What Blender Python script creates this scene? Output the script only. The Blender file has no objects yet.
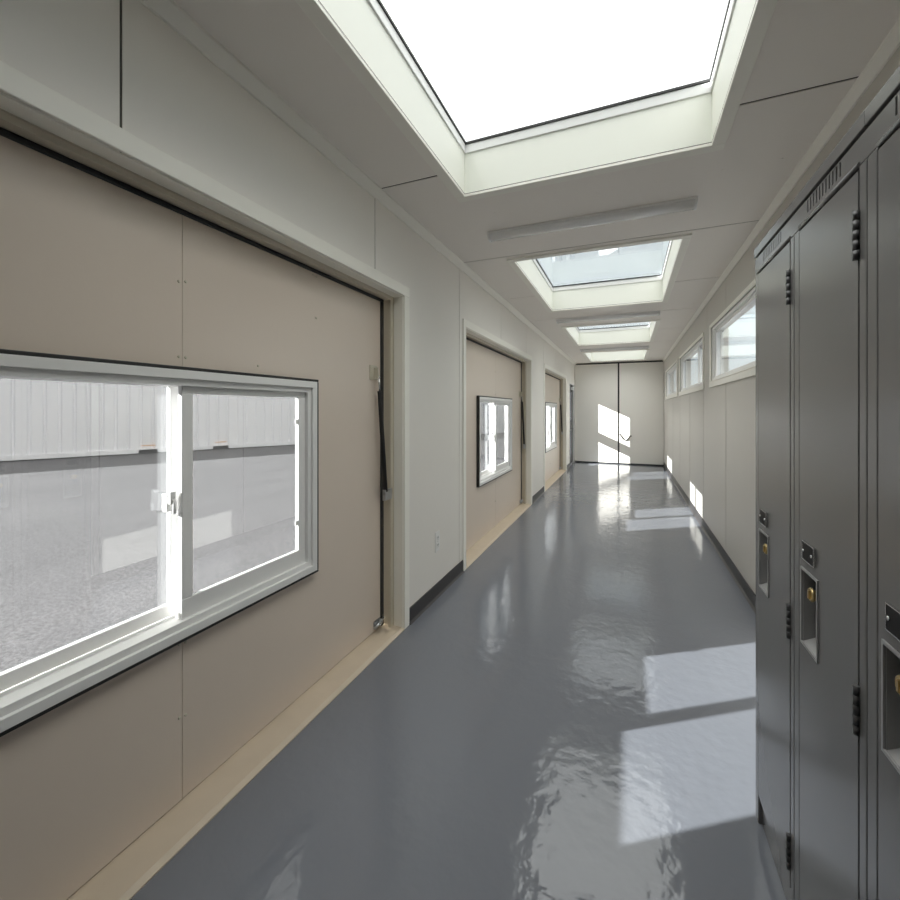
import bpy, bmesh, math, random
from mathutils import Vector, Matrix
random.seed(7)
S = bpy.context.scene
COL = S.collection
PI = math.pi

# ------------------------------------------------------------------ view
S.view_settings.view_transform = 'Standard'
S.view_settings.look = 'None'
S.view_settings.gamma = 1.0
S.view_settings.use_curve_mapping = False
S.view_settings.exposure = 0.22
cy = S.cycles
cy.max_bounces = 14; cy.diffuse_bounces = 8; cy.glossy_bounces = 6
cy.transparent_max_bounces = 24; cy.transmission_bounces = 8
cy.caustics_reflective = False
cy.sample_clamp_indirect = 6.0

# ------------------------------------------------------------------ materials
MATS = {}
def mat(name, col, rough=.5, metal=0.0, spec=.5, var=.03, vscale=6.0, bump=None, coat=0.0):
    """procedural principled material: base colour with a little noise variation, optional bump list (scale, strength, detail)"""
    m = bpy.data.materials.new(name); m.use_nodes = True
    nt = m.node_tree; n = nt.nodes; b = n['Principled BSDF']
    tc = n.new('ShaderNodeTexCoord')
    nz = n.new('ShaderNodeTexNoise'); nz.inputs['Scale'].default_value = vscale; nz.inputs['Detail'].default_value = 4
    nt.links.new(tc.outputs['Object'], nz.inputs['Vector'])
    mx = n.new('ShaderNodeMix'); mx.data_type = 'RGBA'
    mx.inputs[6].default_value = (*[c*(1-var) for c in col], 1)
    mx.inputs[7].default_value = (*[min(1, c*(1+var)) for c in col], 1)
    nt.links.new(nz.outputs['Fac'], mx.inputs[0])
    nt.links.new(mx.outputs[2], b.inputs['Base Color'])
    b.inputs['Roughness'].default_value = rough
    b.inputs['Metallic'].default_value = metal
    b.inputs['Specular IOR Level'].default_value = spec
    b.inputs['Coat Weight'].default_value = coat
    prev = None
    for (sc, st, det) in (bump or []):
        t = n.new('ShaderNodeTexNoise'); t.inputs['Scale'].default_value = sc; t.inputs['Detail'].default_value = det
        nt.links.new(tc.outputs['Object'], t.inputs['Vector'])
        bp = n.new('ShaderNodeBump'); bp.inputs['Strength'].default_value = st; bp.inputs['Distance'].default_value = .01
        nt.links.new(t.outputs['Fac'], bp.inputs['Height'])
        if prev: nt.links.new(prev.outputs['Normal'], bp.inputs['Normal'])
        prev = bp
    if prev: nt.links.new(prev.outputs['Normal'], b.inputs['Normal'])
    MATS[name] = m
    return m

def glass(name, tint, f0, translucent=0.0, tcol=(1, 1, 1)):
    """flat glazing: clear tinted transmission (or diffusing laminate) with Schlick reflection at the surface"""
    m = bpy.data.materials.new(name); m.use_nodes = True
    nt = m.node_tree; n = nt.nodes; n.remove(n['Principled BSDF']); out = n['Material Output']
    tr = n.new('ShaderNodeBsdfTransparent'); tr.inputs[0].default_value = (*tint, 1)
    gl = n.new('ShaderNodeBsdfGlossy'); gl.inputs['Roughness'].default_value = .0; gl.inputs['Color'].default_value = (.95, .97, 1, 1)
    lw = n.new('ShaderNodeLayerWeight'); lw.inputs['Blend'].default_value = .5
    pw = n.new('ShaderNodeMath'); pw.operation = 'POWER'; pw.inputs[1].default_value = 5
    ma = n.new('ShaderNodeMath'); ma.operation = 'MULTIPLY_ADD'; ma.inputs[1].default_value = 1-f0; ma.inputs[2].default_value = f0
    L = nt.links.new
    L(lw.outputs['Facing'], pw.inputs[0]); L(pw.outputs[0], ma.inputs[0])
    base = tr
    if translucent > 0:
        tl = n.new('ShaderNodeBsdfTranslucent'); tl.inputs[0].default_value = (*tcol, 1)
        m1 = n.new('ShaderNodeMixShader'); m1.inputs[0].default_value = translucent
        L(tr.outputs[0], m1.inputs[1]); L(tl.outputs[0], m1.inputs[2]); base = m1
    mx = n.new('ShaderNodeMixShader')
    L(ma.outputs[0], mx.inputs[0]); L(base.outputs[0], mx.inputs[1]); L(gl.outputs[0], mx.inputs[2])
    L(mx.outputs[0], out.inputs['Surface'])
    MATS[name] = m
    return m

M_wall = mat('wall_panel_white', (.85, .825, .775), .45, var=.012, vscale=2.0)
M_wall_shaded = mat('wall_panel_white_shaded', (.585, .563, .522), .45, var=.012, vscale=2.0)  # same white as the left wall, darkened to paint in its backlit shade
M_seam = mat('panel_backing', (.10, .095, .085), .8)
M_ceil = mat('ceiling_panel_white', (.90, .86, .815), .5, var=.015, vscale=2.0)
M_trim = mat('painted_trim_white', (.93, .915, .85), .4, var=.01)
M_shaft = mat('skylight_lining_white', (.86, .87, .80), .5, var=.01)
M_jamb = mat('painted_jamb_beige', (.60, .55, .45), .45, var=.03)
M_leaf = mat('hatch_panel_beige', (.735, .64, .55), .32, var=.03, vscale=2.5, bump=[(60, .02, 2)])
M_sill = mat('threshold_beige', (.60, .51, .40), .45, var=.08, vscale=9)
M_rub = mat('black_rubber', (.018, .018, .018), .55, var=.1)
M_base = mat('charcoal_vinyl_base', (.045, .042, .044), .45, var=.1, vscale=20)
M_vinyl = mat('white_vinyl_frame', (.84, .84, .83), .3, var=.01)
M_alu = mat('dark_aluminium', (.07, .072, .078), .35, .4, var=.05)
M_lock = mat('grey_locker_enamel', (.152, .149, .149), .22, 0.0, .6, var=.02, vscale=3)
M_lockin = mat('locker_dark_inside', (.03, .03, .03), .7)
M_plate = mat('black_number_plate', (.014, .014, .015), .6, 0, .25, var=.08)
M_recess = mat('pressed_recess_grey', (.30, .298, .298), .3, var=.03)
M_chrome = mat('polished_steel', (.72, .72, .72), .22, 1.0, var=.03)
M_zinc = mat('zinc_plated_steel', (.55, .57, .60), .3, 1.0, var=.12, vscale=30)
M_brass = mat('brushed_brass', (.62, .48, .24), .3, 1.0, var=.06)
M_hinge = mat('dark_steel_hinge', (.085, .085, .087), .4, .3, var=.06)
M_light = mat('light_fitting_white', (.88, .88, .88), .3, var=.01)
M_lens = mat('acrylic_lens', (.92, .93, .94), .10, 0, .8, var=.02, coat=1.0)
M_outlet = mat('outlet_plastic_white', (.86, .86, .84), .3, var=.01)
M_brkt = mat('cream_bracket', (.62, .58, .47), .4, var=.05)
M_cont = mat('container_paint_white', (.93, .925, .945), .5, var=.03, vscale=.7)
M_contd = mat('container_dark_steel', (.12, .12, .13), .6)
M_orange = mat('orange_marker', (.75, .36, .10), .5)
M_ext = mat('exterior_cladding', (.6, .6, .58), .6)
M_loop = mat('loop_black', (.03, .03, .03), .6)

def floor_mat():
    m = mat('grey_epoxy_floor', (.180, .192, .219), .075, 0, .5, var=.03, vscale=1.6,
            bump=[(1.8, .16, 2), (6, .26, 2), (17, .22, 2)], coat=.0)
    m.node_tree.nodes['Principled BSDF'].inputs['Coat Roughness'].default_value = .08
    return m
M_floor = floor_mat()

def asphalt_mat():
    m = mat('pale_asphalt', (.113, .111, .117), .85, var=.14, vscale=.35, bump=[(40, .5, 4)])
    nt = m.node_tree; n = nt.nodes; b = n['Principled BSDF']
    tc = n['Texture Coordinate']
    mx0 = [x for x in n if x.bl_idname == 'ShaderNodeMix'][0]
    sp = n.new('ShaderNodeTexNoise'); sp.inputs['Scale'].default_value = 42; sp.inputs['Detail'].default_value = 3
    cr = n.new('ShaderNodeValToRGB'); cr.color_ramp.elements[0].position = .35; cr.color_ramp.elements[0].color = (.64, .64, .64, 1)
    cr.color_ramp.elements[1].position = .65; cr.color_ramp.elements[1].color = (1.28, 1.28, 1.28, 1)
    mm = n.new('ShaderNodeMix'); mm.data_type = 'RGBA'; mm.blend_type = 'MULTIPLY'; mm.inputs[0].default_value = 1
    # broad tyre-worn streaks running across the yard
    mp = n.new('ShaderNodeMapping'); mp.inputs['Scale'].default_value = (.9, .12, 1); mp.inputs['Rotation'].default_value = (0, 0, .5)
    st = n.new('ShaderNodeTexNoise'); st.inputs['Scale'].default_value = 1.0; st.inputs['Detail'].default_value = 5
    cs = n.new('ShaderNodeValToRGB'); cs.color_ramp.elements[0].position = .38; cs.color_ramp.elements[0].color = (.92, .92, .92, 1)
    cs.color_ramp.elements[1].position = .55; cs.color_ramp.elements[1].color = (1.04, 1.04, 1.04, 1)
    m3 = n.new('ShaderNodeMix'); m3.data_type = 'RGBA'; m3.blend_type = 'MULTIPLY'; m3.inputs[0].default_value = 1
    L = nt.links.new
    L(tc.outputs['Object'], sp.inputs['Vector']); L(sp.outputs['Fac'], cr.inputs[0])
    L(tc.outputs['Object'], mp.inputs[0]); L(mp.outputs[0], st.inputs['Vector']); L(st.outputs['Fac'], cs.inputs[0])
    L(mx0.outputs[2], mm.inputs[6]); L(cr.outputs[0], mm.inputs[7])
    L(mm.outputs[2], m3.inputs[6]); L(cs.outputs[0], m3.inputs[7]); L(m3.outputs[2], b.inputs['Base Color'])
    return m
M_asph = asphalt_mat()
G_hatch = glass('hatch_window_glass', (.545, .556, .558), .08)
G_clere = glass('clerestory_glass', (.95, .97, .97), .04)
G_sky = glass('skylight_glass', (.85, .87, .875), .07)
G_door = glass('door_glass', (.66, .67, .67), .06)

# ------------------------------------------------------------------ mesh helpers
class MB:
    def __init__(self): self.bm = bmesh.new(); self.mats = []
    def _mi(self, m):
        if m is None: return 0
        if m not in self.mats: self.mats.append(m)
        return self.mats.index(m)
    def box(self, x0, x1, y0, y1, z0, z1, m=None):
        mi = self._mi(m)
        v = [self.bm.verts.new((x, y, z)) for x in (x0, x1) for y in (y0, y1) for z in (z0, z1)]
        for q in ((0, 1, 3, 2), (4, 6, 7, 5), (0, 4, 5, 1), (2, 3, 7, 6), (0, 2, 6, 4), (1, 5, 7, 3)):
            f = self.bm.faces.new([v[i] for i in q]); f.material_index = mi
        return self
    def prism(self, pts, axis, a0, a1, m=None):
        """extrude a polygon (2-D points) along an axis: 'x' pts=(y,z), 'y' pts=(x,z), 'z' pts=(x,y)"""
        mi = self._mi(m)
        def P(p, a):
            return {'x': (a, p[0], p[1]), 'y': (p[0], a, p[1]), 'z': (p[0], p[1], a)}[axis]
        A = [self.bm.verts.new(P(p, a0)) for p in pts]; B = [self.bm.verts.new(P(p, a1)) for p in pts]
        n = len(pts); fs = [self.bm.faces.new(A), self.bm.faces.new(B[::-1])]
        for i in range(n): fs.append(self.bm.faces.new((A[i], B[i], B[(i+1) % n], A[(i+1) % n])))
        for f in fs: f.material_index = mi
        return self
    def ring(self, x0, x1, y0, y1, z0, z1, w, wt=None, wb=None, wl=None, m=None):
        """rectangular frame in the Y-Z plane"""
        wt = w if wt is None else wt; wb = w if wb is None else wb; wl = w if wl is None else wl
        self.box(x0, x1, y0, y1, z1-wt, z1, m); self.box(x0, x1, y0, y1, z0, z0+wb, m)
        self.box(x0, x1, y0, y0+wl, z0+wb, z1-wt, m); self.box(x0, x1, y1-w, y1, z0+wb, z1-wt, m)
        return self
    def tube(self, pts, r, n=12, m=None, r2=None):
        mi = self._mi(m); pts = [Vector(p) for p in pts]; rings = []
        for i, p in enumerate(pts):
            d = (pts[min(i+1, len(pts)-1)] - pts[max(i-1, 0)]).normalized()
            u = d.orthogonal().normalized() if i == 0 else (rings_u - d*rings_u.dot(d)).normalized()
            rings_u = u; w = d.cross(u)
            rr = r if r2 is None else r + (r2-r)*i/(len(pts)-1)
            rings.append([self.bm.verts.new(p + (u*math.cos(2*PI*k/n) + w*math.sin(2*PI*k/n))*rr) for k in range(n)])
        for a, b in zip(rings, rings[1:]):
            for k in range(n):
                f = self.bm.faces.new((a[k], a[(k+1) % n], b[(k+1) % n], b[k])); f.material_index = mi; f.smooth = True
        for rg, fl in ((rings[0], True), (rings[-1], False)):
            f = self.bm.faces.new(rg[::-1] if fl else rg); f.material_index = mi
        return self
    def torus(self, c, R, r, axis='x', n=20, k=8, m=None):
        mi = self._mi(m); g = []
        for i in range(n):
            a = 2*PI*i/n; row = []
            for j in range(k):
                b = 2*PI*j/k; q = R + r*math.cos(b); h = r*math.sin(b)
                p = {'x': (h, q*math.cos(a), q*math.sin(a)), 'y': (q*math.cos(a), h, q*math.sin(a)), 'z': (q*math.cos(a), q*math.sin(a), h)}[axis]
                row.append(self.bm.verts.new(Vector(c)+Vector(p)))
            g.append(row)
        for i in range(n):
            for j in range(k):
                f = self.bm.faces.new((g[i][j], g[(i+1) % n][j], g[(i+1) % n][(j+1) % k], g[i][(j+1) % k])); f.smooth = True; f.material_index = mi
        return self
    def build(self, name, m=None, parent=None, bevel=0.0, label=None):
        bmesh.ops.recalc_face_normals(self.bm, faces=self.bm.faces)
        me = bpy.data.meshes.new(name); self.bm.to_mesh(me); self.bm.free()
        if self.mats:
            for mm in self.mats: me.materials.append(mm)
        else: me.materials.append(m)
        o = bpy.data.objects.new(name, me); COL.objects.link(o)
        if parent: o.parent = parent
        if bevel:
            b = o.modifiers.new('bevel', 'BEVEL'); b.width = bevel; b.segments = 2; b.limit_method = 'ANGLE'; b.angle_limit = .9
            b.harden_normals = False
        if label: o['label'] = label
        return o

def tag(o, label=None, cat=None, group=None, kind=None):
    if label: o['label'] = label
    if cat: o['category'] = cat
    if group: o['group'] = group
    if kind: o['kind'] = kind
    return o
def empty(name, loc, rz=0):
    e = bpy.data.objects.new(name, None); e.empty_display_size = .1; COL.objects.link(e)
    e.location = loc; e.rotation_euler = (0, 0, rz); return e
def copy_tree(o, parent=None):
    c = o.copy(); COL.objects.link(c); c.parent = parent
    for ch in [x for x in COL.objects if x.parent == o]: copy_tree(ch, c)
    return c

def slab(mb, axis, face, back, u0, u1, v0, v1, holes, seams, front, gap=.008, skin=.003, backing=None, core=None):
    """panelled slab: skin panels parted at the seams over a continuous backing; axis 'x' -> u=Y v=Z, axis 'z' -> u=Y v=X"""
    us = sorted({u0, u1, *[s for s in seams if u0 < s < u1], *[h[i] for h in holes for i in (0, 1) if u0 < h[i] < u1]})
    vs = sorted({v0, v1, *[h[i] for h in holes for i in (2, 3) if v0 < h[i] < v1]})
    sgn = 1 if back > face else -1
    mid = face + sgn*skin
    def put(a, b, p, q, r, s, m):
        lo, hi = min(a, b), max(a, b)
        if axis == 'x': mb.box(lo, hi, p, q, r, s, m)
        else: mb.box(r, s, p, q, lo, hi, m)
    for a, b in zip(us, us[1:]):
        for c, d in zip(vs, vs[1:]):
            if any(h[0]-1e-6 <= a and b <= h[1]+1e-6 and h[2]-1e-6 <= c and d <= h[3]+1e-6 for h in holes): continue
            put(mid, mid+sgn*.004, a, b, c, d, backing or front); put(mid+sgn*.004, back, a, b, c, d, core or front)
            aa = a + gap/2 if a in seams else a; bb = b - gap/2 if b in seams else b
            put(face, mid, aa, bb, c, d, front)

# ------------------------------------------------------------------ key dimensions
XL, XR, ZC, YE, YB = -1.465, .915, 2.93, 13.10, -5.20
XLO, XRO, ZT = -1.68, 1.09, 3.19
HW = 1.511                                   # half width of a hatch opening
DOORS = [1.13, 5.39, 9.66]                   # hatch centres along the wall
ZD = 2.356                                   # head of the openings
SEAM = [-4.94, -3.5, -2.06, -.62, .83, 2.28, 3.725, 5.15, 6.58, 8.05, 9.5, 10.95, 12.4]
D4 = (11.90, 13.00)
SKY = [(.42, 2.55), (3.85, 5.98), (7.27, 9.40), (10.69, 12.74)]
SX = (-.965, .40)
CLER = [(3.10, 5.93), (6.40, 9.22), (9.62, 12.44)]
RSEAM = [-4.8, -3.4, -2.0, -.6, .8, 2.25, 3.65, 5.05, 6.43, 7.77, 9.17, 10.55, 11.9]

# ------------------------------------------------------------------ room shell
mb = MB(); mb.box(XLO, XRO, YB-.15, YE+.25, -.20, 0, M_floor); tag(mb.build('floor'), kind='structure')

mb = MB()
holes = [(c-HW, c+HW, 0, ZD) for c in DOORS] + [(D4[0], D4[1], 0, 2.285)]
slab(mb, 'x', XL, XLO, YB, YE+.15, 0, ZC, holes, SEAM, M_wall, backing=M_seam)
tag(mb.build('wall_left'), kind='structure')

mb = MB()
w_open = [(a+.055, b-.055, 1.885, 2.525) for a, b in CLER]
# plain upper strip over and between the windows, seamed panels below them
slab(mb, 'x', XR, XRO, YB, YE+.15, 0, 1.83, [], RSEAM, M_wall_shaded, backing=M_seam, gap=.014)
slab(mb, 'x', XR, XRO, YB, YE+.15, 1.83, ZC, w_open, [6.17, 9.42, 5.05], M_wall_shaded, backing=M_seam)
tag(mb.build('wall_right'), kind='structure')

mb = MB(); mb.box(XLO, XRO, YB-.15, YB, 0, ZC, M_wall); tag(mb.build('wall_back'), kind='structure')
mb = MB()
mb.box(XLO, XRO, YE+.10, YE+.25, 0, ZC, M_rub)
tag(mb.build('wall_end'), kind='structure')

mb = MB(); mb.box(XLO-.06, XLO, YB-.15, YE+.25, ZT-.25, ZT+1.02, M_ext); tag(mb.build('added_sun_parapet'), kind='structure')  # unseen roof parapet, added so the sun misses the skylights
mb = MB()
sh = [(a, b, SX[0], SX[1]) for a, b in SKY]
slab(mb, 'z', ZC, ZT, YB-.15, YE+.25, XLO, XRO, sh, SEAM, M_ceil, backing=M_seam, core=M_shaft, gap=.013)
for ys in (2.86, 6.28, 9.72):
    for xs in (-1.2, -.86, -.52, -.18, .16, .5, .78): mb.tube([(xs, ys, ZC), (xs, ys, ZC-.003)], .008, 8, M_ceil)
tag(mb.build('ceiling'), kind='structure')

# cove trims where walls meet ceiling, base boards
mb = MB(); mb.prism([(XL, ZC), (XL, ZC-.052), (XL+.012, ZC-.052), (XL+.05, ZC-.012), (XL+.05, ZC)], 'y', YB, YE, M_trim)
tag(mb.build('trim_1'), kind='structure')
mb = MB(); mb.prism([(XR, ZC), (XR, ZC-.05), (XR-.010, ZC-.05), (XR-.035, ZC-.012), (XR-.035, ZC)], 'y', YB, YE, M_trim)
tag(mb.build('trim_2'), kind='structure')
mb = MB()
for a, b in ((DOORS[0]+HW+.076, DOORS[1]-HW-.076), (DOORS[1]+HW+.076, DOORS[2]-HW-.076), (DOORS[2]+HW+.076, D4[0]-.02), (YB, DOORS[0]-HW-.076)):
    mb.box(XL, XL+.008, a, b, 0, .113, M_base); mb.prism([(XL+.008, 0), (XL+.022, 0), (XL+.008, .016)], 'y', a, b, M_base)
tag(mb.build('baseboard_left'), kind='structure')
mb = MB(); mb.box(XR-.008, XR, 1.97, YE, 0, .113, M_base); mb.prism([(XR-.008, 0), (XR-.022, 0), (XR-.008, .016)], 'y', 1.97, YE, M_base)
tag(mb.build('baseboard_right'), kind='structure')

# ------------------------------------------------------------------ hatch doors on the left wall
def make_hatch():
    """local frame: origin on the floor at the centre of the opening, on the wall face; +X into the room"""
    root = empty('door_1', (XL, DOORS[0], 0))
    # casing on the wall face
    b = MB(); cw = .072
    b.box(0, .013, -HW-cw, HW+cw, ZD, ZD+cw); b.box(0, .013, -HW-cw, -HW, 0, ZD); b.box(0, .013, HW, HW+cw, 0, ZD)
    b.build('casing', M_trim, root, .003)
    # stepped jamb lining
    b = MB()
    for s in (-1, 1):
        y0, y1 = sorted((s*HW, s*(HW-.006))); b.box(-.070, .0, y0, y1, 0, ZD)
    b.box(-.070, 0, -HW+.006, HW-.006, ZD-.006, ZD); b.build('jamb_face', M_trim, root)
    b = MB()
    for s in (-1, 1):
        y0, y1 = sorted((s*HW, s*(HW-.008))); b.box(-.075, -.070, y0, y1, 0, ZD)
        y0, y1 = sorted((s*HW, s*(HW-.045))); b.box(-.095, -.075, y0, y1, 0, ZD)
        y0, y1 = sorted((s*HW, s*(HW-.014))); b.box(-.215, -.095, y0, y1, 0, ZD)
    b.box(-.075, -.070, -HW+.008, HW-.008, ZD-.008, ZD); b.box(-.095, -.075, -HW+.045, HW-.045, ZD-.03, ZD); b.box(-.215, -.095, -HW+.036, HW-.014, ZD-.022, ZD)
    b.build('jamb', M_jamb, root)
    # threshold
    b = MB(); b.prism([(-.215, 0), (.012, 0), (.012, .006), (-.01, .016), (-.075, .020), (-.215, .026)], 'y', -HW+.001, HW-.001)
    b.build('threshold', M_sill, root)
    # leaf: two halves with a hairline seam, hole for the window
    px = -.145; zt = ZD-.042; zb = .028; yl = HW-.070
    b = MB(); wy = .742; w0, w1 = .672, 1.703
    for (a, c) in ((-yl, -.0012), (.0012, yl)):
        lo, hi = max(a, -wy), min(c, wy)
        b.box(px-.008, px, a, c, zb, w0); b.box(px-.008, px, a, c, w1, zt)
        if a < -wy: b.box(px-.008, px, a, -wy, w0, w1)
        if c > wy: b.box(px-.008, px, wy, c, w0, w1)
    for (a, c, d, e) in ((-yl, yl, zb, w0), (-yl, yl, w1, zt), (-yl, -wy, w0, w1), (wy, yl, w0, w1)): b.box(px-.06, px-.008, a, c, d, e)
    panel = b.build('panel', M_leaf, root)
    # black seal round the leaf
    b = MB(); g = .020
    b.box(px-.05, px+.010, -yl-.034, yl+.034, zt, zt+g); b.box(px-.05, px+.010, -yl-.034, -yl, zb, zt); b.box(px-.05, px+.010, yl, yl+.034, zb, zt)
    b.build('door_seal', M_rub, root, .004, 'black rubber door seal')
    # screws
    for (y, z) in ((-.014, 2.05), (.014, 2.056), (-.014, 1.757), (.014, 1.757), (-.012, .638), (.014, .634), (-.012, .352), (.014, .347),
                   (.37, 1.758), (.775, 2.065), (.745, 2.30), (.775, 2.295)):
        s = MB(); s.tube([(px, y, z), (px+.0025, y, z), (px+.0035, y, z)], .006, 10, r2=.003); s.build('screw', M_brkt, root)
    # ---- window unit set in the leaf
    b = MB(); b.ring(px-.03, px+.034, -.756, .756, .658, 1.717, .013)
    b.build('window_gasket', M_rub, root, .003, 'black rubber window gasket')
    b = MB()
    b.ring(px-.062, px+.036, -.743, .743, .671, 1.704, .034)           # nail-fin face
    b.ring(px-.062, px+.022, -.709, .709, .705, 1.670, .026)           # stepped reveal
    b.box(px-.050, px-.047, -.683, .0, .731, .740)   # sill track ribs
    b.box(px-.042, px-.038, -.683, .0, .731, .742)
    b.box(px-.100, px-.062, -.743, .02, .671, .731); b.box(px-.100, px-.062, -.743, .02, 1.660, 1.704); b.box(px-.100, px-.062, -.743, -.683, .731, 1.660)
    fr = b.build('window_frame', M_vinyl, root, .002)
    # fixed sash (far half) towards the room, sliding sash (near half) in the outer track
    b = MB(); b.ring(px-.020, px+.004, -.004, .684, .730, 1.645, .050, wt=.030, wb=.078, wl=.046)
    fs = b.build('fixed_sash', M_vinyl, root, .003)
    b = MB(); b.box(px-.011, px-.006, .040, .636, .806, 1.617); b.build('pane', G_hatch, fs)
    b = MB(); b.ring(px-.084, px-.060, -.684, .036, .735, 1.665, .042, wt=.022, wb=.048)
    ss = b.build('sliding_sash', M_vinyl, root, .003)
    b = MB(); b.box(px-.075, px-.070, -.644, -.004, .780, 1.645); b.build('pane', G_hatch, ss)
    # sash lock on the meeting stile
    b = MB(); b.box(px-.061, px-.030, -.040, -.010, 1.155, 1.225)
    b.tube([(px-.036, -.025, 1.195), (px-.012, -.027, 1.200), (px-.006, -.027, 1.185), (px-.006, -.027, 1.150)], .007, 8)
    b.box(px-.032, px-.012, -.038, -.016, 1.185, 1.235)
    b.build('sash_lock', M_vinyl, ss, .003)
    # little tilt latch on the far stile
    b = MB(); b.box(px-.006, px-.001, .618, .635, 1.475, 1.50); b.box(px-.006, px-.001, .618, .635, .94, .965); b.build('glazing_clip', M_vinyl, fs)
    # ---- gas struts either side
    for s in (-1, 1):
        k = MB()
        y0, y1 = sorted((s*(yl-.135), s*(yl-.045)))
        k.box(px, px+.006, y0, y1, 1.755, 1.855)
        y0, y1 = sorted((s*(yl-.092), s*(yl-.084))); k.box(px+.006, px+.042, y0, y1, 1.765, 1.840)
        for z in (1.775, 1.805, 1.835):
            for yy in (yl-.120, yl-.060): k.tube([(px+.006, s*yy, z), (px+.010, s*yy, z)], .006, 8)
        k.build('strut_bracket', M_brkt, root, .002)
        st = MB()
        A = Vector((px+.034, s*(yl-.072), 1.775)); B = Vector((px+.062, s*(HW-.100), .985))
        C = A.lerp(B, .12)
        st.tube([C, A.lerp(B, .14), B], .0155, 14)
        so = st.build('gas_strut', M_rub, root, label='black gas strut')
        rd = MB(); rd.tube([A, C], .0065, 10); rd.tube([A+Vector((0, -.009, 0)), A+Vector((0, .009, 0))], .010, 10); rd.build('strut_rod', M_chrome, so)
        mt = MB(); y0, y1 = sorted((s*(HW-.030), s*(HW-.118)))
        mt.box(-.096, -.072, y0, y1, .925, 1.000); mt.tube([B+Vector((0, .012*s, -.010)), B+Vector((0, -.018*s, -.010))], .013, 12)
        mt.build('strut_mount', M_zinc, root, .002)
        # slide bolt low on the leaf
        lt = MB(); y0, y1 = sorted((s*(yl-.085), s*(yl-.012)))
        lt.box(px, px+.008, y0, y1, .045, .095)
        lt.tube([(px+.020, s*(yl-.095), .060), (px+.020, s*(yl+.016), .088)], .009, 10)
        lt.tube([(px+.022, s*(yl-.055), .068), (px+.046, s*(yl-.062), .085), (px+.050, s*(yl-.085), .080)], .006, 8)
        lt.torus((px+.022, s*(yl-.030), .080), .015, .005, 'y', 14, 6)
        lt.build('slide_bolt', M_zinc, root)
    return root
hatch = make_hatch()
HL = ['nearest beige hatch door in left wall, big sliding window facing the yard',
      'middle beige hatch door in left wall, second from the camera',
      'farthest beige hatch door in left wall, third from the camera']
for i, yc in enumerate(DOORS):
    o = hatch if i == 0 else copy_tree(hatch)
    o.name = 'door_%d' % (i+1); o.location = (XL, yc, 0)
    tag(o, HL[i], 'hatch door', 'hatch doors along the left wall', 'structure')

# ------------------------------------------------------------------ glazed door near the far end of the left wall
root = empty('door_4', (XL, (D4[0]+D4[1])/2, 0)); hw = (D4[1]-D4[0])/2
tag(root, 'glazed exterior door at far end of left wall, beside the end doors', 'door', None, 'structure')
b = MB(); z4 = 2.285
for s in (-1, 1):
    y0, y1 = sorted((s*hw, s*(hw-.02))); b.box(-.215, .004, y0, y1, 0, z4)
b.box(-.215, .004, -hw+.02, hw-.02, z4-.02, z4); b.build('jamb', M_vinyl, root)
b = MB()
ly0, ly1 = -hw+.025, hw-.025
lite = (-.44, .16)
b.box(-.085, -.040, ly0, lite[0], .012, z4-.025); b.box(-.085, -.040, lite[1], ly1, .012, z4-.025)
for z0, z1 in ((.012, .22), (.965, 1.237), (2.072, z4-.025)): b.box(-.085, -.040, lite[0], lite[1], z0, z1)
leaf = b.build('door_leaf', M_alu, root, .003)
b = MB(); b.box(-.066, -.059, lite[0], lite[1], .22, .965); b.box(-.066, -.059, lite[0], lite[1], 1.237, 2.072); b.build('pane', G_door, leaf)
b = MB(); b.box(-.040, .015, .05, .36, 2.13, 2.195); b.tube([(-.01, .10, 2.20), (.035, .30, 2.21), (-.03, .46, 2.225)], .009, 8)
b.build('door_closer', M_light, root, .003)
b = MB(); b.tube([(-.039, lite[1]+.06, 1.02), (.005, lite[1]+.06, 1.02), (.010, lite[1]-.06, 1.02)], .009, 10); b.box(-.040, -.034, lite[1]+.03, lite[1]+.09, .93, 1.10)
b.build('lever_handle', M_chrome, root)

# ------------------------------------------------------------------ end doors
for i, (x0, x1, lb) in enumerate(((XL+.006, -.272, 'left tall white leaf of the end double doors'), (-.229, XR-.006, 'right tall white leaf of the end double doors'))):
    r = empty('door_%d' % (5+i), ((x0+x1)/2, YE, 0)); tag(r, lb, 'door', None, 'structure')
    w = (x1-x0)/2
    b = MB(); b.box(-w, w, 0, .06, .035, 2.885); b.build('door_leaf', M_wall, r, .004)
    b = MB(); b.box(-w, w, .012, .05, .006, .035); b.box(-w, w, .012, .05, 2.885, 2.91); b.build('door_seal', M_rub, r)
    if i == 1:
        b = MB(); p = []
        for k in range(17):
            t = k/16; p.append((-w+.006+.30*t, -.012-.018*math.sin(PI*t), .87-.17*math.sin(PI*min(1, t*1.08))*(.75+.25*t)+(-.06*t)))
        b.tube(p, .015, 8); b.torus((p[-1][0], -.012, p[-1][2]), .014, .005, 'y', 12, 6)
        b.build('dark_loop', M_loop, r)  # dark curved loop in front of the right leaf

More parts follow.
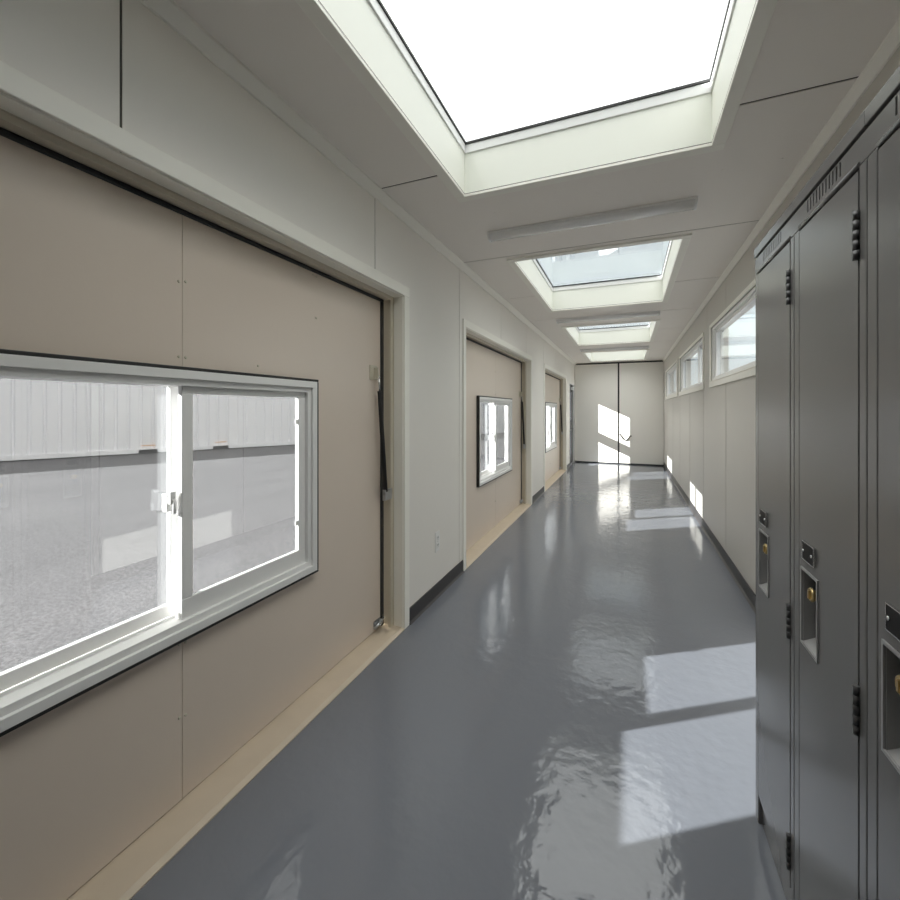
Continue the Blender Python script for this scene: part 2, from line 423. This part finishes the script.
# ------------------------------------------------------------------ clerestory windows on the right wall
def make_cler():
    a, c = CLER[0]; L = (c-a)/2
    root = empty('window_1', (XR, (a+c)/2, 0))
    b = MB(); w = .055; zt = 2.525
    b.box(-.012, 0, -L, L, zt, zt+.04); b.box(-.014, 0, -L, L, 1.82, 1.885); b.box(-.012, 0, -L, -L+w, 1.885, zt); b.box(-.012, 0, L-w, L, 1.885, zt)
    b.box(-.018, .02, -L+w, L-w, 1.881, 1.889)
    b.build('casing', M_trim, root, .002)
    e = L-w; m = -.62                                  # the meeting stile sits off centre
    b = MB(); b.ring(.010, .120, -e, e, 1.889, zt, .030); b.ring(.026, .120, -e+.030, e-.030, 1.919, zt-.030, .012)
    b.build('window_frame', M_vinyl, root, .002)
    b = MB(); b.ring(.036, .064, m-.02, e-.042, 1.931, zt-.042, .030, wb=.018, wt=.024); s1 = b.build('fixed_sash', M_vinyl, root, .002)
    b = MB(); b.box(.048, .053, m+.006, e-.068, 1.945, zt-.062); b.build('pane', G_clere, s1)
    b = MB(); b.ring(.068, .096, -e+.042, m+.02, 1.931, zt-.042, .030); s2 = b.build('sliding_sash', M_vinyl, root, .002)
    b = MB(); b.box(.080, .085, -e+.070, m-.006, 1.959, zt-.070); b.build('pane', G_clere, s2)
    return root
cl = make_cler()
CLAB = ['nearest clerestory window, partly hidden behind the lockers', 'middle clerestory window high on right wall', 'farthest clerestory window, next to the end doors']
for i, (a, c) in enumerate(CLER):
    o = cl if i == 0 else copy_tree(cl)
    o.name = 'window_%d' % (i+1); o.location = (XR, (a+c)/2, 0)
    tag(o, CLAB[i], 'window', 'clerestory windows in the right wall', 'structure')

# ------------------------------------------------------------------ skylights
def make_sky():
    L = (SKY[0][1]-SKY[0][0])/2; xc = (SX[0]+SX[1])/2; W = (SX[1]-SX[0])/2
    root = empty('window_4', (xc, (SKY[0][0]+SKY[0][1])/2, ZC))
    b = MB(); t = .062
    for (x0, x1, y0, y1) in ((-W-t, W+t, -L-t, -L), (-W-t, W+t, L, L+t), (-W-t, -W, -L, L), (W, W+t, -L, L)): b.box(x0, x1, y0, y1, -.014, 0)
    b.build('casing', M_trim, root, .003)
    b = MB(); H = ZT-ZC
    for (x0, x1, y0, y1) in ((-W-.05, W+.05, -L-.05, -L+.008), (-W-.05, W+.05, L-.008, L+.05), (-W-.05, -W+.008, -L+.008, L-.008), (W-.008, W+.05, -L+.008, L-.008)): b.box(x0, x1, y0, y1, H, H+.055)
    b.build('skylight_frame', M_vinyl, root, .003)
    b = MB()
    for (x0, x1, y0, y1) in ((-W, W, -L, -L+.014), (-W, W, L-.014, L), (-W, -W+.014, -L+.014, L-.014), (W-.014, W, -L+.014, L-.014)): b.box(x0, x1, y0, y1, H+.055, H+.068)
    b.build('glazing_gasket', M_rub, root)
    b = MB(); b.box(-W, W, -L, L, H+.068, H+.076); b.build('pane', G_sky, root)
    return root
sk = make_sky()
SLAB = ['nearest ceiling skylight, almost overhead', 'second ceiling skylight, between the first two ceiling lights', 'third ceiling skylight, behind the middle ceiling light', 'farthest ceiling skylight, just before the end doors']
for i, (a, c) in enumerate(SKY):
    o = sk if i == 0 else copy_tree(sk)
    o.name = 'window_%d' % (i+4); o.location = ((SX[0]+SX[1])/2, (a+c)/2, ZC)
    tag(o, SLAB[i], 'skylight', 'skylights along the ceiling', 'structure')

# ------------------------------------------------------------------ ceiling lights
def make_light():
    root = empty('ceiling_light', (0, 0, 0)); W = .71
    b = MB(); b.box(-W, W, -.058, .058, -.014, 0); b.build('base_pan', M_light, root, .003)
    b = MB(); prof = [(.053*math.cos(PI+PI*q/16), -.014+.044*math.sin(PI+PI*q/16)) for q in range(17)]
    b.prism(prof, 'x', -W+.014, W-.014)
    for f in b.bm.faces: f.smooth = len(f.verts) == 4
    b.build('lens', M_lens, root)
    for s in (-1, 1):
        b = MB(); x0, x1 = sorted((s*(W-.014), s*W)); pr = [(y*1.06, z-.003) for y, z in prof]; b.prism(pr, 'x', x0, x1); b.build('end_cap', M_light, root, .002)
    return root
lt = make_light()
LY = [3.20, 6.62, 10.09]
LLAB = ['nearest ceiling strip light, in front of the second skylight', 'middle ceiling strip light, in front of the third skylight', 'farthest ceiling strip light, in front of the last skylight']
for i, y in enumerate(LY):
    o = lt if i == 0 else copy_tree(lt)
    o.location = (-.295, y, ZC); tag(o, LLAB[i], 'ceiling light', 'ceiling strip lights')

# ------------------------------------------------------------------ wall outlet
r = empty('wall_outlet', (XL, 3.22, .375)); tag(r, 'white electrical outlet low on wall between nearest and middle hatch doors', 'outlet')
b = MB(); b.box(0, .006, -.045, .045, 0, .165); b.build('cover_plate', M_outlet, r, .003)
for z in (.052, .113):
    b = MB(); b.box(.006, .0085, -.022, .022, z-.022, z+.022); q = b.build('socket', M_outlet, r, .002)
    b = MB(); b.box(.0084, .0092, -.010, -.006, z-.004, z+.012); b.box(.0084, .0092, .006, .010, z-.004, z+.012); b.box(.0084, .0092, -.003, .003, z-.016, z-.010); b.build('slot', M_lockin, q)
b = MB(); b.tube([(.006, 0, .0825), (.008, 0, .0825)], .004, 8); b.build('screw', M_chrome, r)

# ------------------------------------------------------------------ lockers
LW = .206
def make_locker():
    """origin on the floor, front face centre; +X into the cabinet (towards the wall), +Y away from the camera"""
    root = empty('locker', (0, 0, 0)); D = .455
    dy0, dy1 = -.173, .160
    b = MB()
    b.box(.004, D, -LW, -LW+.012, 0, 2.126); b.box(.004, D, LW-.012, LW, 0, 2.126); b.box(D-.01, D, -LW+.012, LW-.012, 0, 2.126)
    b.box(.02, D-.01, -LW+.012, LW-.012, 2.110, 2.126); b.box(.02, D-.01, -LW+.012, LW-.012, .08, .095)
    # face frame: stiles and plinth
    b.box(0, .022, -LW+.001, dy0-.0015, .0, 2.066); b.box(0, .022, dy1+.007, LW-.001, .0, 2.066)
    b.box(.012, .030, dy0-.004, dy1+.004, 0, .10)
    b.build('cabinet_body', M_lock, root, .003)
    b = MB(); b.box(.060, .062, dy0-.003, dy1+.003, .10, 2.10); b.build('inside_shade_sheet', M_lockin, root)  # near-black sheet paints the shade inside, behind slots and door gaps
    # header rail with eleven vent slots
    b = MB(); z0, z1 = 2.066, 2.124; sa, sb = .102, -.088; n = 11
    b.box(.0, .012, -LW, LW, z0, 2.086); b.box(.0, .012, -LW, LW, 2.120, z1)
    ed = [-LW]; pitch = (sa-sb)/(n-1)
    for k in range(n):
        yk = sb + k*pitch; ed += [yk-.0032, yk+.0032]
    ed.append(LW)
    for a, c in zip(ed[0::2], ed[1::2]): b.box(0, .012, a, c, 2.086, 2.120)
    b.tube([(.002, dy0-.004, 2.068), (.002, dy1+.004, 2.068)], .006, 8)
    b.build('vent_header', M_lock, root)
    b = MB(); b.prism([(-.004, 2.131), (-.004, 2.165), (.010, 2.168), (D, 2.168), (D, 2.131)], 'y', -LW, LW); b.build('top_cap', M_lock, root, .002)
    # door with a cut-out for the recessed handle
    ry0, ry1, rz0, rz1 = .034, .136, .908, 1.108
    b = MB()
    for (a, c, z0, z1) in ((dy0, ry0, .112, 2.056), (ry1, dy1, .112, 2.056), (ry0, ry1, .112, rz0), (ry0, ry1, rz1, 2.056)): b.box(-.001, .014, a, c, z0, z1)
    dr = b.build('locker_door', M_lock, root)
    b = MB(); d = .040                                  # cup: sloped floor, flat back, thin pressed rim
    b.box(d, d+.003, ry0, ry1, rz0, rz1); b.box(-.0005, d, ry0+.0005, ry0+.003, rz0, rz1); b.box(-.0005, d, ry1-.003, ry1-.0005, rz0, rz1)
    b.box(-.0005, d, ry0+.003, ry1-.003, rz1-.003, rz1-.0005); b.prism([(-.0005, rz0+.001), (d, rz0+.022), (d, rz0+.0005), (-.0005, rz0+.0005)], 'y', ry0+.003, ry1-.003)
    b.ring(-.0045, -.001, ry0-.006, ry1+.006, rz0-.006, rz1+.006, .0065)
    b.tube([(d-.006, .055, rz0+.02), (d-.006, .055, rz1-.003)], .007, 8); b.tube([(d-.006, .112, rz0+.02), (d-.006, .112, rz1-.003)], .005, 8)
    b.build('handle_recess', M_recess, dr)
    b = MB(); cz = 1.052; cyk = .096
    b.tube([(d, cyk, cz), (.014, cyk, cz), (.006, cyk, cz)], .014, 16); b.torus((.006, cyk, cz), .0145, .0045, 'x', 20, 8)
    b.box(-.002, .006, cyk-.003, cyk+.003, cz-.011, cz+.011)
    b.build('lock_knob', M_brass, dr, label='brass lock knob')
    # black number plate held by two rivets
    pl = MB(); pl.box(-.0065, -.001, .045, .121, 1.142, 1.190); po = pl.build('number_plate', M_plate, dr, .001, 'black number plate')
    b = MB(); b.ring(-.0070, -.001, .0435, .1225, 1.1405, 1.1915, .002); b.build('plate_frame', M_chrome, po)
    for yk in (.055, .111):
        b = MB(); b.tube([(-.0065, yk, 1.166), (-.009, yk, 1.166), (-.0095, yk, 1.166)], .0048, 10, r2=.003); b.build('rivet', M_chrome, po)
    # knuckle hinges on the near edge
    for z in (1.92, .915, .22):
        b = MB()
        for k in range(5): b.tube([(-.0040, dy0, z-.052+k*.0210), (-.0040, dy0, z-.052+k*.0210+.0196)], .0062, 12)
        b.tube([(-.0040, dy0, z-.050), (-.0040, dy0, z+.050)], .0052, 10)
        b.box(-.0030, .0, dy0-.003, dy0+.003, z-.051, z+.051)
        b.build('hinge', M_hinge, dr, label='dark steel hinge')
    return root
lk = make_locker()
LCEN = [1.748, 1.336, .924]
KLAB = ['tall grey metal locker farthest from camera, at the end of the row', 'tall grey metal locker in the middle of the row', 'tall grey metal locker nearest the camera, at the right picture edge']
for i, y in enumerate(LCEN):
    o = lk if i == 0 else copy_tree(lk)
    o.location = (.45, y, 0); tag(o, KLAB[i], 'locker', 'row of grey lockers along the right wall')

# ------------------------------------------------------------------ outside: yard and white containers, one of them added for its shadow
ZG = -.15
mb = MB(); mb.box(-90, 60, -60, 120, ZG-.3, ZG, M_asph); tag(mb.build('floor_yard'), kind='structure')
mb = MB(); mb.box(XLO+.02, XRO-.02, YB-.1, YE+.2, ZG, -.20, M_ext); tag(mb.build('trim_3'), kind='structure')

def make_container(Lc=14.0, Hc=3.0, Wc=2.5):
    """origin at the near bottom corner of the face turned to the building; local +Y along the face, +X towards the building"""
    root = empty('shipping_container', (0, 0, 0))
    b = MB(); p = .385; n = int((Lc-.3)/p); y = .15; pts = []
    for k in range(n):
        pts += [(0, y), (0, y+p*.70), (-.070, y+p*.80), (-.070, y+p*.90)]; y += p
    pts.append((0, y))
    outer = [(a, c) for a, c in pts]; inner = [(-.09, pts[-1][1]), (-.09, pts[0][1])]
    vb = [b.bm.verts.new((a, c, .20)) for a, c in outer]; vt = [b.bm.verts.new((a, c, Hc-.12)) for a, c in outer]
    for i in range(len(outer)-1): b.bm.faces.new((vb[i], vb[i+1], vt[i+1], vt[i]))
    wb = [b.bm.verts.new((-.09, c, .20)) for a, c in outer]; wt = [b.bm.verts.new((-.09, c, Hc-.12)) for a, c in outer]
    for i in range(len(outer)-1):
        b.bm.faces.new((wb[i], wt[i], wt[i+1], wb[i+1])); b.bm.faces.new((vb[i], wb[i], wb[i+1], vb[i+1])); b.bm.faces.new((vt[i], vt[i+1], wt[i+1], wt[i]))
    for i in (0, -1): b.bm.faces.new((vb[i], vt[i], wt[i], wb[i]))
    b.build('side_wall', M_cont, root)
    b = MB(); b.box(-Wc, -Wc+.05, 0, Lc, .1, Hc-.1); b.box(-Wc+.05, -.10, 0, .06, .1, Hc-.1); b.box(-Wc+.05, -.10, Lc-.06, Lc, .1, Hc-.1); b.build('shell', M_cont, root)
    b = MB(); b.box(-Wc, 0.0, 0, Lc, Hc-.12, Hc); b.build('roof', M_cont, root)
    fk = ((5.40, 6.02), (7.98, 8.60))
    b = MB(); e0 = 0
    for a, c in fk: b.box(-.10, .03, e0, a, .03, .20); b.box(-.10, .03, a, c, .16, .20); e0 = c
    b.box(-.10, .03, e0, Lc, .03, .20); b.build('bottom_rail', M_cont, root)
    b = MB(); b.box(-Wc+.06, -.04, .1, Lc-.1, .0, .16); b.build('underframe', M_contd, root)
    for yy in (0, Lc-.15):
        b = MB(); b.box(-.12, .035, yy, yy+.15, .0, Hc); b.build('corner_post', M_cont, root)
    for a, c in fk:
        b = MB(); b.box(.001, .012, a+.08, c-.08, .30, .335); b.build('fork_marker', M_orange, root, label='orange strip')
    return root
ct = make_container()
dirv = Vector((.41, .91)); rz = -math.atan2(.41, .91)
P0 = Vector((-18.9, 7.2))
for i, u in enumerate((-1.8, 12.4, -16.0)):  # last offset: unseen container, added to cast shade on the yard
    o = ct if i == 0 else copy_tree(ct)
    q = P0 + dirv.normalized()*u
    o.location = (q.x, q.y, ZG); o.rotation_euler = (0, 0, rz)
    tag(o, ['long white corrugated shipping container filling the view through the nearest window', 'white corrugated shipping container farthest along the yard, beyond the one filling the nearest window', 'unseen white shipping container added at the near end of the row to shade the asphalt'][i], 'container', 'white containers across the yard')

# ------------------------------------------------------------------ sun and sky
sd = bpy.data.lights.new('sun', 'SUN'); so = bpy.data.objects.new('sun', sd); COL.objects.link(so)
so.location = (-8, -5, 9)
so.rotation_euler = Vector((1, .685, -.474)).to_track_quat('-Z', 'Y').to_euler()
sd.energy = 43.0; sd.angle = math.radians(.53); sd.color = (1, .98, .95)

w = bpy.data.worlds.new('sky'); S.world = w; w.use_nodes = True
nt = w.node_tree; n = nt.nodes; L = nt.links.new
tc = n.new('ShaderNodeTexCoord'); sx = n.new('ShaderNodeSeparateXYZ'); cr = n.new('ShaderNodeValToRGB')
mr = n.new('ShaderNodeMapRange'); mr.inputs['From Min'].default_value = -.1; mr.inputs['From Max'].default_value = 1
e = cr.color_ramp.elements
def sky_stop(z, c):
    k = e.new((z+.1)/1.1); k.color = (*c, 1)
e[0].position = 0; e[0].color = (.42, .42, .43, 1)
e[1].position = 1; e[1].color = (6.0, 5.8, 5.5, 1)
sky_stop(-.02, (.45, .45, .46)); sky_stop(.0, (1.02, 1.07, 1.09)); sky_stop(.18, (.96, 1.05, 1.08)); sky_stop(.30, (.80, .87, .90)); sky_stop(.42, (.85, .90, .92)); sky_stop(.60, (2.6, 2.55, 2.45))
cl2 = n.new('ShaderNodeTexNoise'); cl2.inputs['Scale'].default_value = 2.2; cl2.inputs['Detail'].default_value = 6
cmx = n.new('ShaderNodeMix'); cmx.data_type = 'RGBA'
mth = n.new('ShaderNodeMapRange'); mth.inputs['From Min'].default_value = .5; mth.inputs['From Max'].default_value = .75; mth.inputs['To Max'].default_value = .0
cmx.inputs[7].default_value = (.93, .95, .96, 1)
L(tc.outputs['Generated'], sx.inputs[0]); L(sx.outputs['Z'], mr.inputs['Value']); L(mr.outputs[0], cr.inputs[0])
L(tc.outputs['Generated'], cl2.inputs['Vector']); L(cl2.outputs['Fac'], mth.inputs['Value']); L(mth.outputs[0], cmx.inputs[0]); L(cr.outputs[0], cmx.inputs[6])
bg = n['Background']; L(cmx.outputs[2], bg.inputs['Color']); bg.inputs['Strength'].default_value = 1.15

# ------------------------------------------------------------------ camera
cam = bpy.data.cameras.new('camera'); co = bpy.data.objects.new('camera', cam); COL.objects.link(co)
cam.sensor_width = 36; cam.sensor_fit = 'HORIZONTAL'; cam.lens = 17.0; cam.shift_y = -40/900
cam.clip_start = .02; cam.clip_end = 500
co.location = (0, 0, 1.55); co.rotation_euler = (PI/2, 0, math.radians(22.725))
S.camera = co
